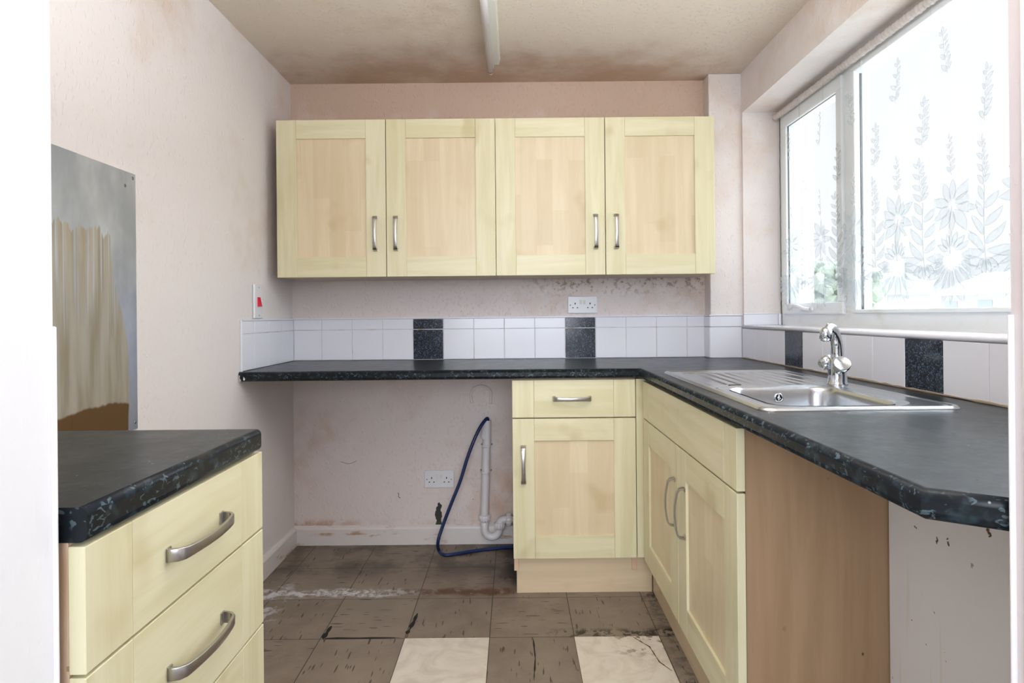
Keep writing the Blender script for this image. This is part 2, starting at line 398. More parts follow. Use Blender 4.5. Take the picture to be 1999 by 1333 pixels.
def box(name, d, mat, parent=None, bev=0.0, seg=2):
    bm = bmesh.new(); bx(bm, *d, bev, seg); return obj(name, bm, mat, parent)

# ------------------------------------------------------------------ the room
XL, XR, YB, YF, ZC = -1.108, 1.11, 3.02, .69, 2.299
ZW = .918                                   # worktop surface
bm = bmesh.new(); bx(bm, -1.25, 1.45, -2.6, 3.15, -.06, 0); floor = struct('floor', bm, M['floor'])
for i, (x0, x1, dz) in enumerate(((-.397, -.098, 0), (.200, .499, 0))):
    b_ = bmesh.new(); bx(b_, x0 + .001, x1 - .001, 1.834, 2.130, -.001, .0012, .0004, 1)
    t = obj('pale_tile', b_, M['pale'], floor)
    t['label'] = ('cream marbled replacement floor tile', 'cream marbled replacement floor tile with a cracked rusty corner')[i]
def patch(name, pts, z, mat, parent):
    b_ = bmesh.new(); prism(b_, pts, 'z', z - .0008, z); return obj(name, b_, mat, parent)
def ragged(path, wid, seed):
    rnd = random.Random(seed); L, R = [], []
    P = [Vector((p[0], p[1], 0)) for p in path]; Q = []
    for a, b in zip(P, P[1:]):
        for k in range(6): Q.append(a.lerp(b, k / 6))
    Q.append(P[-1])
    for i, p in enumerate(Q):
        d = (Q[min(i + 1, len(Q) - 1)] - Q[max(i - 1, 0)]).normalized(); s = Vector((-d.y, d.x, 0))
        w_ = wid * (.25 + .9 * rnd.random()) * (0.3 if i in (0, len(Q) - 1) else 1)
        L.append(p + s * w_); R.append(p - s * w_ * .6)
    return [(p.x, p.y) for p in L + R[::-1]]
for k, (pth, wd) in enumerate((([(-.680, 2.135), (-.432, 2.135)], .006), ([(-.685, 2.132), (-.682, 2.22)], .010), ([(-.394, 2.16), (-.383, 2.24), (-.380, 2.31)], .008))):
    patch('floor_crack', ragged(pth, wd * 1.25, k), .0009, M['black'], floor)
patch('floor_crack', ragged([(.405, 2.125), (.45, 2.06), (.462, 1.97), (.49, 1.92)], .003, 9), .002, plain('rusty_crack', (.10, .05, .02), .8), floor)
patch('floor_crack', ragged([(.055, 2.12), (.058, 2.0), (.05, 1.88)], .004, 11), .0009, M['black'], floor)

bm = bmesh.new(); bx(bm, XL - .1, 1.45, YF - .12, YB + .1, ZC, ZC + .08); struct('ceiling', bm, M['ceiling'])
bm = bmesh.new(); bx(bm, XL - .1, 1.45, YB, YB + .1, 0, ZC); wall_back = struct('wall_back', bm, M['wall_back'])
# chipped hole through the wallpaper beside the hose
rnd = random.Random(3); pts = []
for i in range(19): pts.append((-.375 + .003 * sin(i * .9) + .004 * rnd.random() - .009 * (i < 2), .205 - i * .0072))
for i in range(19): pts.append((-.400 - .003 * sin(i * .7 + 1) - .004 * rnd.random() + .012 * (i > 15), .075 + i * .0070))
b_ = bmesh.new(); prism(b_, pts, 'y', YB - .0012, YB + .001); obj('plaster_hole', b_, plain('bare_grey_plaster', (.045, .05, .042), .9), wall_back)
def crackline(P, r, parent, y=YB - .0005):
    b_ = bmesh.new(); tube(b_, [(p[0], y, p[1]) for p in P], r, 5); obj('wall_scratch', b_, M['dull_steel'], parent)
crackline([(-.875, .412), (-.86, .408), (-.84, .402), (-.825, .403), (-.81, .408), (-.795, .416)], .0012, wall_back)
crackline([(-.590, .255), (-.585, .245), (-.588, .235), (-.578, .228)], .002, wall_back)
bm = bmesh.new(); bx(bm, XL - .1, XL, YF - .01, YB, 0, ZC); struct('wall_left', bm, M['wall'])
# pilaster at the right end of the back wall
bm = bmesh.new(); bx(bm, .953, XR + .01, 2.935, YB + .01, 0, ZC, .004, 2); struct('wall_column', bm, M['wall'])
# right wall with the window recess
WY0, WY1, WZ0, WZ1, WX = 1.16, 2.92, 1.062, 2.103, 1.29
bm = bmesh.new()
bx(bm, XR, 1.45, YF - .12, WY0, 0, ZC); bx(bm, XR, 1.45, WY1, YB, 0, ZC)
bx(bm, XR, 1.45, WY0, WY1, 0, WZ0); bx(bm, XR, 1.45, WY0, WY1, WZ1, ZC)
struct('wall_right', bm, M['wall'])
# wall with the doorway the camera looks through
JL, JR = -.526, .567
bm = bmesh.new()
bx(bm, XL - .1, JL - .012, YF - .12, YF, 0, ZC); bx(bm, JR, 1.45, YF - .12, YF, 0, ZC); bx(bm, JL - .012, JR, YF - .12, YF, 2.03, ZC)
struct('wall_front', bm, M['pink_paint'])
bm = bmesh.new(); bx(bm, JL - .012, JL, YF - .30, YF, 0, 2.03, .002); struct('trim_1', bm, M['white_paint'])
bm = bmesh.new(); bx(bm, JR - .003, JR + .02, YF - .30, YF - .018, 0, 2.03, .002); struct('trim_2', bm, M['white_paint'])
bm = bmesh.new(); bx(bm, JL - .002, JL + .0045, YF - .0045, YF - .0005, 0, 1.128, .0015); struct('trim_3', bm, M['white_paint'])
bm = bmesh.new(); bx(bm, JR - .0055, JR + .002, YF - .0045, YF - .0005, 0, 1.131, .0015); struct('trim_4', bm, M['white_paint'])
# the room the camera stands in
bm = bmesh.new(); bx(bm, -1.4, -1.3, -2.6, YF - .12, 0, 2.35); struct('wall_hall_left', bm, M['hall'])
bm = bmesh.new(); bx(bm, 1.5, 1.6, -2.6, YF - .12, 0, 2.35); struct('wall_hall_right', bm, M['hall'])
bm = bmesh.new(); bx(bm, -1.4, 1.6, -2.7, -2.6, 0, 2.35); struct('wall_hall_back', bm, M['hall'])
bm = bmesh.new(); bx(bm, -1.4, 1.6, -2.7, YF - .12, 2.35, 2.4); struct('ceiling_hall', bm, M['hall'])
# skirting boards
def skirting(name, x0, x1, y0, y1, front):
    b_ = bmesh.new()
    if front == 'y': prism(b_, [(y1, 0), (y0, 0), (y0, .078), (y0 + .004, .086), (y1 - .004, .094), (y1, .094)], 'x', x0, x1)
    else: prism(b_, [(x0, 0), (x1, 0), (x1, .078), (x1 - .004, .086), (x0 + .004, .094), (x0, .094)], 'y', y0, y1)
    o = struct(name, b_, M['skirt']); return o
skirting('baseboard_back', XL + .001, .95, YB - .017, YB, 'y')
skirting('baseboard_left', XL, XL + .017, 1.25, YB - .017, 'x')

# ------------------------------------------------------------------ window
win = bpy.data.objects.new('window_1', None); C.objects.link(win); win.location = (WX, WY0, 1.076); win['kind'] = 'structure'
def frame_ring(bm, x0, x1, y0, y1, z0, z1, l, r, b, t, bev=.003):
    bx(bm, x0, x1, y0, y1, z0, z0 + b, bev); bx(bm, x0, x1, y0, y1, z1 - t, z1, bev)
    bx(bm, x0, x1, y0, y0 + l, z0 + b - .002, z1 - t + .002, bev); bx(bm, x0, x1, y1 - r, y1, z0 + b - .002, z1 - t + .002, bev)
bm = bmesh.new()
frame_ring(bm, WX, WX + .065, WY0 + .002, WY1 - .004, 1.076, WZ1 - .001, .055, .040, .058, .045)
bx(bm, WX + .001, WX + .064, 2.285, 2.352, 1.13, WZ1 - .04, .003)
prism(bm, [(WX - .002, 1.076), (WX + .03, 1.076), (WX + .03, 1.134), (WX + .012, 1.134)], 'y', WY0 + .06, WY1 - .05)
obj('outer_frame', bm, M['upvc'], win)
bm = bmesh.new(); frame_ring(bm, WX - .012, WX + .05, 2.352, 2.880, 1.128, 2.062, .042, .048, .050, .055, .005)
sash = obj('casement_sash', bm, M['upvc'], win)
bm = bmesh.new(); bx(bm, WX + .022, WX + .028, 2.385, 2.838, 1.17, 2.015); obj('pane', bm, M['glass'], sash)
bm = bmesh.new(); frame_ring(bm, WX - .003, WX + .004, 2.392, 2.834, 1.176, 2.009, .003, .003, .003, .003, 0); obj('gasket', bm, M['gasket'], sash)
bm = bmesh.new(); frame_ring(bm, WX - .010, WX + .03, WY0 + .057, 2.288, 1.132, 2.058, .020, .022, .013, .020, .003)
obj('glazing_bead', bm, M['upvc'], win)
bm = bmesh.new(); bx(bm, WX + .022, WX + .028, WY0 + .06, 2.283, 1.140, 2.05); obj('pane', bm, M['glass'], win)
bm = bmesh.new(); bx(bm, WX + .012, WX + .021, 2.2645, 2.2665, 1.146, 2.03); obj('gasket', bm, M['gasket'], win)
# casement handle: base plate and curved lever at the bottom of the sash
bm = bmesh.new(); bx(bm, WX - .022, WX - .011, 2.58, 2.68, 1.142, 1.158, .004, 2)
tube(bm, spline([(WX - .02, 2.60, 1.150), (WX - .035, 2.62, 1.152), (WX - .040, 2.66, 1.162), (WX - .038, 2.71, 1.166), (WX - .036, 2.76, 1.152)], 6), .008, 10)
hd = obj('casement_handle', bm, M['plastic'], win)
bm = bmesh.new(); lathe(bm, [(0, .003), (.004, .003), (.005, 0)], (WX - .043, 2.665, 1.161), (-1, 0, 0), 12); lathe(bm, [(0, .003), (.004, .003), (.005, 0)], (WX - .022, 2.60, 1.150), (-1, 0, 0), 12)
obj('screw', bm, M['brass'], hd)
# dark mastic line down the far side of the frame
bm = bmesh.new(); tube(bm, [(WX - .001, WY1 - .003 + .0015 * sin(k * 2.1), 1.078 + k * .0255) for k in range(41)], .0025, 6); obj('mastic', bm, plain('mouldy_mastic', (.13, .11, .08), .8), win)

# tiled sill with rounded nosing, tile upstand in the reveal
bm = bmesh.new(); bx(bm, XR - .006, WX - .001, WY0 + .001, WY1 - .001, WZ0, 1.076, .003); 
tube(bm, [(XR - .004, WY0 + .002, 1.0695), (XR - .004, WY1 - .002, 1.0695)], .0072, 12)
struct('trim_5', bm, M['tile'])
bm = bmesh.new(); bx(bm, XR - .004, WX - .018, WY1 - .008, WY1 - .001, 1.0765, 1.129, .002); bx(bm, XR - .004, WX - .014, WY1 - .010, WY1 - .001, 1.129, 1.135, .002)
bx(bm, WX - .017, WX - .004, WY1 - .012, WY1 - .001, 1.0765, 1.131, .003)
struct('trim_6', bm, M['tile'])

# ------------------------------------------------------------------ net curtain
CX = 1.258
def cur_x(y, z):
    g = 1.0 - .35 * (z - 1.15) / .9
    a = .0055 * sin(y * 46 + .8 * sin(y * 9)) + .003 * sin(y * 101 + 1) + .002 * sin(z * 7 + y * 20)
    for yc, wv in ((2.42, .010), (2.63, .006), (2.15, .006), (1.93, .010), (1.80, .007), (1.66, .006)):
        a -= .014 * math.exp(-((y - yc - .02 * (z - 1.6)) / wv) ** 2)
    return CX + a * g
CY0, CY1, CZ1 = 1.19, 2.885, 2.062
PER, PH = .25, 1.73
def hem(y):
    t = ((y - PH) / PER + .5) % 1.0 - .5
    return 1.140 + .075 * abs(2 * t) ** 2.2 + .006 * abs(sin(y * 2 * pi / .035))
cur = thing('net_curtain', 'white sheer net curtain with lace flowers and scalloped hem across the window', 'curtain', (CX, 2.04, 1.14))
bm = bmesh.new(); ny, nz = 620, 44; G = []
for j in range(nz + 1):
    row = []
    for i in range(ny + 1):
        y = CY0 + (CY1 - CY0) * i / ny; z0 = hem(y); z = z0 + (CZ1 - z0) * (j / nz) ; row.append(bm.verts.new((cur_x(y, z), y, z)))
    G.append(row)
for j in range(nz):
    for i in range(ny):
        f = bm.faces.new((G[j][i], G[j][i + 1], G[j + 1][i + 1], G[j + 1][i])); f.smooth = True
obj('net', bm, M['net'], cur)
# lace motifs woven into the net
lace = bmesh.new()
def petal(y, z, ang, L, W, mi=1, curve=0.0, off=.0015, outline=True, gap=0.0):
    """pointed leaf from (y,z) along ang (0 = up, positive towards the camera side)"""
    n = 8; cl = []; hw = []; y -= sin(ang) * L * gap; z += cos(ang) * L * gap; L *= 1 - gap
    for i in range(n + 1):
        t = i / n; a = ang + curve * t
        cl.append((y - sin(a) * L * t, z + cos(a) * L * t, a)); hw.append(W * .5 * (sin(pi * t ** .8)) ** .8)
    def V(yy, zz, o=0): return lace.verts.new((cur_x(yy, zz) - off - o, yy, zz))
    A = []; B = []; Ai = []; Bi = []; e = min(.0022, W * .13)
    for (yy, zz, a), h in zip(cl, hw):
        dy, dz = cos(a), sin(a)
        A.append(V(yy + dy * h, zz + dz * h)); B.append(V(yy - dy * h, zz - dz * h))
        hi = max(h - e, 0); Ai.append(V(yy + dy * hi, zz + dz * hi)); Bi.append(V(yy - dy * hi, zz - dz * hi))
    for i in range(n):
        for q, m_ in (((A[i], A[i + 1], Ai[i + 1], Ai[i]), 1), ((Bi[i], Bi[i + 1], B[i + 1], B[i]), 1), ((Ai[i], Ai[i + 1], Bi[i + 1], Bi[i]), 0)):
            f = lace.faces.new(q); f.material_index = m_ if outline else 0; f.smooth = True
def stem(P, wd=.0022):
    P = spline([(p[0], p[1], 0) for p in P], 5); prev = None
    for i, p in enumerate(P):
        d = (P[min(i + 1, len(P) - 1)] - P[max(i - 1, 0)]).normalized()
        a = lace.verts.new((cur_x(p.x, p.y) - .001, p.x - d.y * wd / 2, p.y + d.x * wd / 2)); b = lace.verts.new((cur_x(p.x, p.y) - .001, p.x + d.y * wd / 2, p.y - d.x * wd / 2))
        if prev: f = lace.faces.new((prev[0], a, b, prev[1])); f.material_index = 1
        prev = (a, b)
def sprig(y, z0, h, n, L, W, lean=0.0, bud=True):
    stem([(y, z0), (y + lean * .5 + .004, z0 + h * .5), (y + lean, z0 + h)], .0016)
    for i in range(n):
        t = (i + .5) / n; yy = y + lean * t; zz = z0 + h * t; s = 1 if i % 2 else -1; k = 1 - .35 * t
        petal(yy, zz, s * (.75 + .2 * random.random()), L * k, W * k); 
        if i % 2 == 0: petal(yy, zz + .004, -s * 1.0, L * k * .8, W * k * .9)
    if bud: petal(y + lean, z0 + h, 0, L * .6, W * .7)
k0 = -5
for k in range(k0, 6):
    y = PH + k * PER
    if CY0 + .10 < y < CY1 - .04:
        j = random.uniform(-.006, .006)
        # rosette of broad leaves
        for i, a in enumerate((0, .62, 1.15, 1.75, 2.45, 3.2, -2.5, -1.85, -1.2, -.6)):
            petal(y + j, 1.437, a + random.uniform(-.08, .08), random.uniform(.078, .098), .030, gap=.16, curve=random.uniform(-.2, .2))
        stem([(y + j, 1.437), (y + .012, 1.37), (y + .004, 1.30)], .003)
        sprig(y, 1.525, .105, 6, .030, .014, .008)
        sprig(y + .01, 1.82, .125, 7, .034, .016, .018 * (-1) ** k)
        # big fan of leaves that forms the scallop
        for i in range(1, 14):
            a = pi + (i - 7) * .235
            petal(y, 1.300, a, .150 - .0009 * (i - 7) ** 2, .031, gap=.28, curve=(i - 7) * .03, off=.001 + .0003 * (i % 2))
        for i in range(7): petal(y, 1.300, (i - 3) * .36, .066, .018, gap=.3)
    y = PH + (k + .5) * PER
    if CY0 + .10 < y < CY1 - .04:
        sprig(y, 1.64, .13, 7, .040, .018, -.012)
        sprig(y + .004, 1.465, .12, 7, .044, .018, .01)
        stem([(y, 1.47), (y + .006, 1.36), (y - .004, 1.24)], .003)
        for i in range(7): petal(y, 1.29 + i * .024, (1.05 if i % 2 else -1.05) + .1, .088 - .006 * i, .022, curve=-.3 if i % 2 else .3)
        for i in range(5): petal(y, 1.285, pi + (i - 2) * .4, .055, .020, gap=.2)
lo = obj('lace_flowers', lace, [M['lace'], M['lace_line']], cur); lo['label'] = 'lace flowers and leaves'
bm = bmesh.new(); n = 300
pts = []; tp = []
for i in range(n + 1):
    y = 1.185 + (2.898 - 1.185) * i / n; pts.append((CX + .002, y, 2.070)); tp.append(.0125 + .0028 * sin(i * 1.9) + .001 * sin(i * .7))
tube(bm, pts, .01, 12, True, 0, tp); hdr = obj('gathered_heading', bm, M['header'], cur)
rod = bmesh.new(); tube(rod, [(CX + .002, WY0 + .001, 2.071), (CX + .002, WY1 - .001, 2.071)], .0035, 10)
tag(obj('curtain_wire', rod, M['plastic']), 'thin white curtain wire stretched along the top of the window recess', 'curtain wire')

# ------------------------------------------------------------------ tiles
TP = .1517
def tile_box(bm, plane, a0, a1, z0, z1, p, th, mi=0, g=.0012):
    a0, a1, z0, z1 = a0 + g, a1 - g, z0 + g, z1 - g
    if plane == 'y': bx(bm, a0, a1, p - th, p - .002, z0, z1, .0012, 1, mi)
    elif plane == 'x-': bx(bm, p + .002, p + th, a0, a1, z0, z1, .0012, 1, mi)
    else: bx(bm, p - th, p - .002, a0, a1, z0, z1, .0012, 1, mi)
ZT0, ZT1, ZT2 = ZW + .001, 1.0695, 1.122
Xs = [XL + .008] + [-.961 + TP * i for i in range(13)] + [.952]
t = thing('tile_splashback', 'white tiled splashback with two black speckled columns on the back wall', 'wall tiles', (0, YB, ZT0))
bm = bmesh.new(); bx(bm, XL + .001, .9525, YB - .0055, YB, ZT0, ZT2); obj('grout', bm, M['grout'], t)
bm = bmesh.new(); blk = []
for i, (a, b) in enumerate(zip(Xs, Xs[1:])):
    for z0, z1 in ((ZT0, ZT1), (ZT1, ZT2)):
        if i in (4, 9): blk.append((a, b, z0, z1))
        else: tile_box(bm, 'y', a, b, z0, z1, YB, .008)
obj('white_tiles', bm, M['tile'], t)
for q in blk:
    bm = bmesh.new(); tile_box(bm, 'y', *q, YB, .008, 0, .002); obj('speckled_tile', bm, M['granite'], t)
bm = bmesh.new(); bx(bm, XL + .006, .9525, YB - .010, YB, ZT2, ZT2 + .007, .002); obj('edge_trim', bm, M['tile'], t)
t = thing('tile_splashback', 'white tiles on the left wall beside the worktop end, under the cooker switch', 'wall tiles', (XL, 2.43, ZT0))
bm = bmesh.new(); bx(bm, XL, XL + .0055, 2.432, YB - .006, ZT0, ZT2); obj('grout', bm, M['grout'], t)
bm = bmesh.new()
for a, b in ((2.443, 2.56), (2.56, 2.71), (2.71, 2.862), (2.862, 3.011)):
    for z0, z1 in ((ZT0, ZT1), (ZT1, ZT2)): tile_box(bm, 'x-', a, b, z0, z1, XL, .008)
obj('white_tiles', bm, M['tile'], t)
bm = bmesh.new(); bx(bm, XL, XL + .010, 2.433, YB - .009, ZT2, ZT2 + .007, .002); bx(bm, XL, XL + .010, 2.434, 2.443, ZW - .03, ZT2 + .007, .002); obj('edge_trim', bm, M['tile'], t)
t = thing('tile_splashback', 'white tiles wrapped round the wall column to the left of the window', 'wall tiles', (.95, 2.93, ZT0))
bm = bmesh.new()
for z0, z1 in ((ZT0, ZT1), (ZT1, ZT2)):
    tile_box(bm, 'y', .946, XR - .008, z0, z1, 2.935, .008); tile_box(bm, 'x', 2.930, YB - .009, z0, z1, .9535, .008)
obj('white_tiles', bm, M['tile'], t)
bm = bmesh.new(); bx(bm, .944, XR - .006, 2.925, 2.935, ZT2, ZT2 + .007, .002); bx(bm, .944, .954, 2.926, YB - .01, ZT2, ZT2 + .007, .002); obj('edge_trim', bm, M['tile'], t)
t = thing('tile_splashback', 'row of white tiles with two black tiles under the window sill behind the sink', 'wall tiles', (XR, 1.8, ZT0))
bm = bmesh.new(); bx(bm, XR - .0055, XR, YF + .01, 2.926, ZT0, 1.060); obj('grout', bm, M['grout'], t)
bm = bmesh.new(); ys = [2.467 + 3 * TP - TP * i for i in range(15)]; ys[0] = 2.924; blk = []
for i, (b, a) in enumerate(zip(ys, ys[1:])):
    if i in (3, 8): blk.append((a, b))
    else: tile_box(bm, 'x', max(a, YF + .01), b, ZT0, 1.061, XR, .008)
obj('white_tiles', bm, M['tile'], t)
for q in blk:
    bm = bmesh.new(); tile_box(bm, 'x', *q, ZT0 + .002, 1.061, XR, .008, 0, .001); obj('speckled_tile', bm, M['granite'], t)
bm = bmesh.new(); 
rr = random.Random(8); pp = [(XR - .010, YF + .02 + i * .03, ZW + .002 + .001 * rr.random()) for i in range(74)]
tube(bm, pp, .0035, 6, True, 0, [.002 + .003 * rr.random() for _ in pp]); obj('sealant', bm, plain('grubby_sealant', (.30, .24, .18), .7), t)

# ------------------------------------------------------------------ handles and doors
def handle(parent, p, face, along, L=.152):
    """bow handle; p centre on the door face, face outward normal, along direction of length"""
    p, fn, al = Vector(p), Vector(face), Vector(along); sd = fn.cross(al); bm = bmesh.new()
    prof = [(-L / 2, .001), (-L / 2 + .001, .008), (-L / 2 + .003, .016), (-L / 2 + .010, .0225)]
    n = 12
    for i in range(n + 1):
        s = -L / 2 + .018 + (L - .036) * i / n; prof.append((s, .0245 + .0065 * (1 - (2 * i / n - 1) ** 2)))
    prof += [(-a, b) for a, b in prof[:4][::-1]]
    N = len(prof); th = .0042; rings = []
    for i, (s, h) in enumerate(prof):
        a = prof[max(i - 1, 0)]; b = prof[min(i + 1, N - 1)]; d = Vector((b[0] - a[0], b[1] - a[1])).normalized(); nn = Vector((-d.y, d.x))
        u = abs(s) / (L / 2); wd = .0072 + .0022 * u ** 3; th_ = th
        ring = []
        for (q, e) in ((-1, -1), (-1, 1), (-.86, 1.25), (.86, 1.25), (1, 1), (1, -1)):
            off = max(e, -1) * th_ / 2
            ring.append(bm.verts.new(p + al * (s + nn.x * off) + fn * max(h + nn.y * off, .0002) + sd * (wd * q)))
        rings.append(ring)
    for a, b in zip(rings, rings[1:]):
        for k in range(6):
            f = bm.faces.new((a[k], a[(k + 1) % 6], b[(k + 1) % 6], b[k])); f.smooth = k in (1, 2, 3)
    bm.faces.new(rings[0]); bm.faces.new(rings[-1][::-1])
    for sg in (-1, 1):
        c = p + al * sg * (L / 2 - .004); t_ = bmesh.new(); bmesh.ops.create_cube(t_, size=1)
        for v in t_.verts: v.co = c + al * v.co.x * .012 + sd * v.co.y * .021 + fn * (v.co.z * .003 + .0015)
        bmesh.ops.bevel(t_, geom=t_.edges[:], offset=.001, segments=1, affect='EDGES'); merge(bm, t_)
    return obj('handle', bm, M['nickel'], parent)
def to_plane(plane, face):
    """maps (a, z, depth-behind-face) to box limits"""
    if plane == 'y': return lambda a0, a1, z0, z1, d0, d1: (a0, a1, face + d0, face + d1, z0, z1)
    s = 1 if plane == 'x+' else -1        # x+: body lies at larger x than the face
    return lambda a0, a1, z0, z1, d0, d1: (min(face + s * d0, face + s * d1), max(face + s * d0, face + s * d1), a0, a1, z0, z1)
def shaker_door(parent, plane, face, a0, a1, z0, z1, st=.088, top=.084, bot=.091, name='door'):
    T = to_plane(plane, face); bm = bmesh.new(); e = .0016
    bx(bm, *T(a0, a0 + st, z0, z1, 0, .020), e, 2, 0); bx(bm, *T(a1 - st, a1, z0, z1, 0, .020), e, 2, 0)
    bx(bm, *T(a0 + st + .0004, a1 - st - .0004, z1 - top, z1, 0.0003, .0195), .0008, 1, 1); bx(bm, *T(a0 + st + .0004, a1 - st - .0004, z0, z0 + bot, 0.0003, .0195), .0008, 1, 1)
    d = obj(name, bm, [M['maple_v'], M['maple_h']], parent)
    bm = bmesh.new(); bx(bm, *T(a0 + st - .004, a1 - st + .004, z0 + bot - .004, z1 - top + .004, .008, .016)); obj('centre_panel', bm, M['panel'], d)
    return d
def drawer_front(parent, plane, face, a0, a1, z0, z1, seams, name='drawer'):
    T = to_plane(plane, face); bm = bmesh.new(); c = [a0] + [a0 + s for s in seams] + [a1]
    for i, (a, b) in enumerate(zip(c, c[1:])):
        bx(bm, *T(a + (.0003 if i else 0), b - (.0003 if b != a1 else 0), z0, z1, 0, .020), .0007 if 0 < i < len(c) - 2 else .0010, 1, 0 if i in (0, len(c) - 2) else 1)
    return obj(name, bm, [M['maple_v'], M['maple_h']], parent)

# ------------------------------------------------------------------ wall cabinets
DF = 2.700; X0 = -1.058; DW = .4897; ZB0, ZB1 = 1.313, 2.016
for c_, lab in ((0, 'left-hand maple double-door wall cabinet, next to the left wall'), (1, 'right-hand maple double-door wall cabinet, above the upper socket and nearer the window')):
    xa = X0 + c_ * 2 * DW; xb = xa + 2 * DW
    t = thing('wall_cabinet', lab, 'wall cabinet', ((xa + xb) / 2, YB - .16, ZB0), 'maple wall cabinets on the back wall')
    bm = bmesh.new()
    bx(bm, xa + .001, xa + .018, DF + .022, YB - .002, ZB0 + .002, ZB1 - .001, .001); bx(bm, xb - .018, xb - .001, DF + .022, YB - .002, ZB0 + .002, ZB1 - .001, .001)
    bx(bm, xa + .018, xb - .018, DF + .022, YB - .002, ZB0 + .002, ZB0 + .020); bx(bm, xa + .018, xb - .018, DF + .022, YB - .002, ZB1 - .019, ZB1 - .001); bx(bm, xa + .018, xb - .018, YB - .012, YB - .004, ZB0 + .02, ZB1 - .02)
    bx(bm, xa + DW - .009, xa + DW + .009, DF + .024, YB - .012, ZB0 + .02, ZB1 - .02)
    obj('carcass', bm, M['carcass'], t)
    d = shaker_door(t, 'y', DF, xa + .001, xa + DW - .0016, ZB0, ZB1); handle(d, ((-.617, .367)[c_], DF, 1.506), (0, -1, 0), (0, 0, 1))
    d = shaker_door(t, 'y', DF, xa + DW + .0016, xb - .001, ZB0, ZB1); handle(d, ((-.525, .459)[c_], DF, 1.506), (0, -1, 0), (0, 0, 1))

# ------------------------------------------------------------------ base cabinet by the corner
BF = 2.440; XS = .512      # door faces of the back run and of the sink run
t = thing('base_cabinet', 'maple base cabinet with one drawer over one door, in the corner under the worktop', 'base cabinet', (.24, 2.7, 0))
bm = bmesh.new()
bx(bm, -.010, .008, BF + .022, YB - .03, .095, .878, .001); bx(bm, .470, .488, BF + .022, YB - .03, .095, .878, .001)
bx(bm, .008, .470, BF + .022, YB - .03, .150, .168); bx(bm, .008, .470, BF + .022, YB - .03, .860, .878); bx(bm, .008, .470, YB - .04, YB - .03, .168, .86); bx(bm, .008, .470, BF + .024, BF + .10, .712, .728)
bx(bm, .008, .47, BF + .10, BF + .14, 0, .15); obj('carcass', bm, M['carcass'], t)
d = drawer_front(t, 'y', BF, -.012, .4855, .7215, .873, (.088, .4095)); handle(d, (.2295, BF, .797), (0, -1, 0), (1, 0, 0))
d = shaker_door(t, 'y', BF, -.012, .4855, .152, .7165, .088, .089, .089); handle(d, (.031, BF, .532), (0, -1, 0), (0, 0, 1))
bm = bmesh.new(); bx(bm, .4885, .533, BF + .002, BF + .020, .152, .874, .001); bx(bm, .534, .552, BF - .02, BF + .002, .152, .874, .001)
obj('corner_post', bm, M['maple_v'], t)
# ------------------------------------------------------------------ sink cabinet
SY0, SY1 = 1.412, 2.417
t = thing('sink_cabinet', 'maple double-door sink cabinet with a false drawer front, stained brown side towards the camera', 'base cabinet', (.80, 1.92, 0))
bm = bmesh.new(); bx(bm, .536, XR - .015, SY0, SY0 + .018, .0, .878, .001); sp = obj('side_panel', bm, M['side'], t); sp['label'] = 'brown stained side panel'
bm = bmesh.new(); bx(bm, .536, XR - .03, SY1 - .018, SY1, .10, .878); bx(bm, .536, XR - .03, SY0 + .018, SY1 - .018, .150, .168)
bx(bm, .536, .554, SY0 + .018, SY1 - .018, .70, .728); bx(bm, .536, .554, (SY0 + SY1) / 2 - .009, (SY0 + SY1) / 2 + .009, .168, .72); bx(bm, XR - .04, XR - .032, SY0 + .018, SY1 - .018, .168, .72)
obj('carcass', bm, M['carcass'], t)
mid = (SY0 + SY1) / 2
drawer_front(t, 'x+', XS, SY0 - .010, SY1, .7215, .868, (.088, .5, .917), 'false_drawer_front')
d = shaker_door(t, 'x+', XS, SY0 - .010, mid - .002, .152, .7165, .088, .089, .089); handle(d, (XS, mid - .078, .529), (-1, 0, 0), (0, 0, 1))
d = shaker_door(t, 'x+', XS, mid + .002, SY1, .152, .7165, .088, .089, .089); handle(d, (XS, mid + .036, .529), (-1, 0, 0), (0, 0, 1))
bm = bmesh.new(); bx(bm, 0, .553, 2.472, 2.488, 0, .150, .001); tag(obj('plinth_board', bm, M['plinth']), 'short maple plinth board along the floor under the corner base cabinet', 'plinth')
bm = bmesh.new(); bx(bm, .557, .573, SY0 + .02, 2.488, 0, .150, .001); tag(obj('plinth_board', bm, M['plinth']), 'long maple plinth board along the floor under the sink cabinet', 'plinth')

# ------------------------------------------------------------------ drawer unit at the left
LF = -.500; LY0, LY1 = .702, 1.192
t = thing('drawer_unit', 'pale maple drawer unit with bow handles standing beside the doorway at left', 'drawer unit', (-.8, .95, 0))
bm = bmesh.new(); bx(bm, XL + .02, LF - .021, LY0, LY0 + .018, 0, .878, .001); bx(bm, XL + .02, LF - .021, LY1 - .018, LY1, 0, .878, .001)
bx(bm, XL + .02, LF - .021, LY0 + .018, LY1 - .018, .86, .878); bx(bm, XL + .02, LF - .021, LY0 + .018, LY1 - .018, .150, .168); bx(bm, XL + .02, XL + .03, LY0 + .018, LY1 - .018, .168, .86)
bx(bm, LF - .06, LF - .045, LY0 + .018, LY1 - .018, 0, .15)
car = obj('carcass', bm, M['carcass'], t)
bm = bmesh.new()
for zc in (.730, .701, .694, .690, .598):
    bx(bm, LF - .0245, LF - .0205, LY0 - .0005, LY0 + .002, zc - .0035, zc + .0035, .001, 1)
obj('edge_chips', bm, M['side'], car)
for z0, z1 in ((.7235, .872), (.537, .7195), (.346, .533), (.152, .342)):
    d = drawer_front(t, 'x-', LF, LY0 - .002, LY1, z0, z1, (.088, .402)); handle(d, (LF, .945, (z0 + z1) / 2), (1, 0, 0), (0, 1, 0), .165)

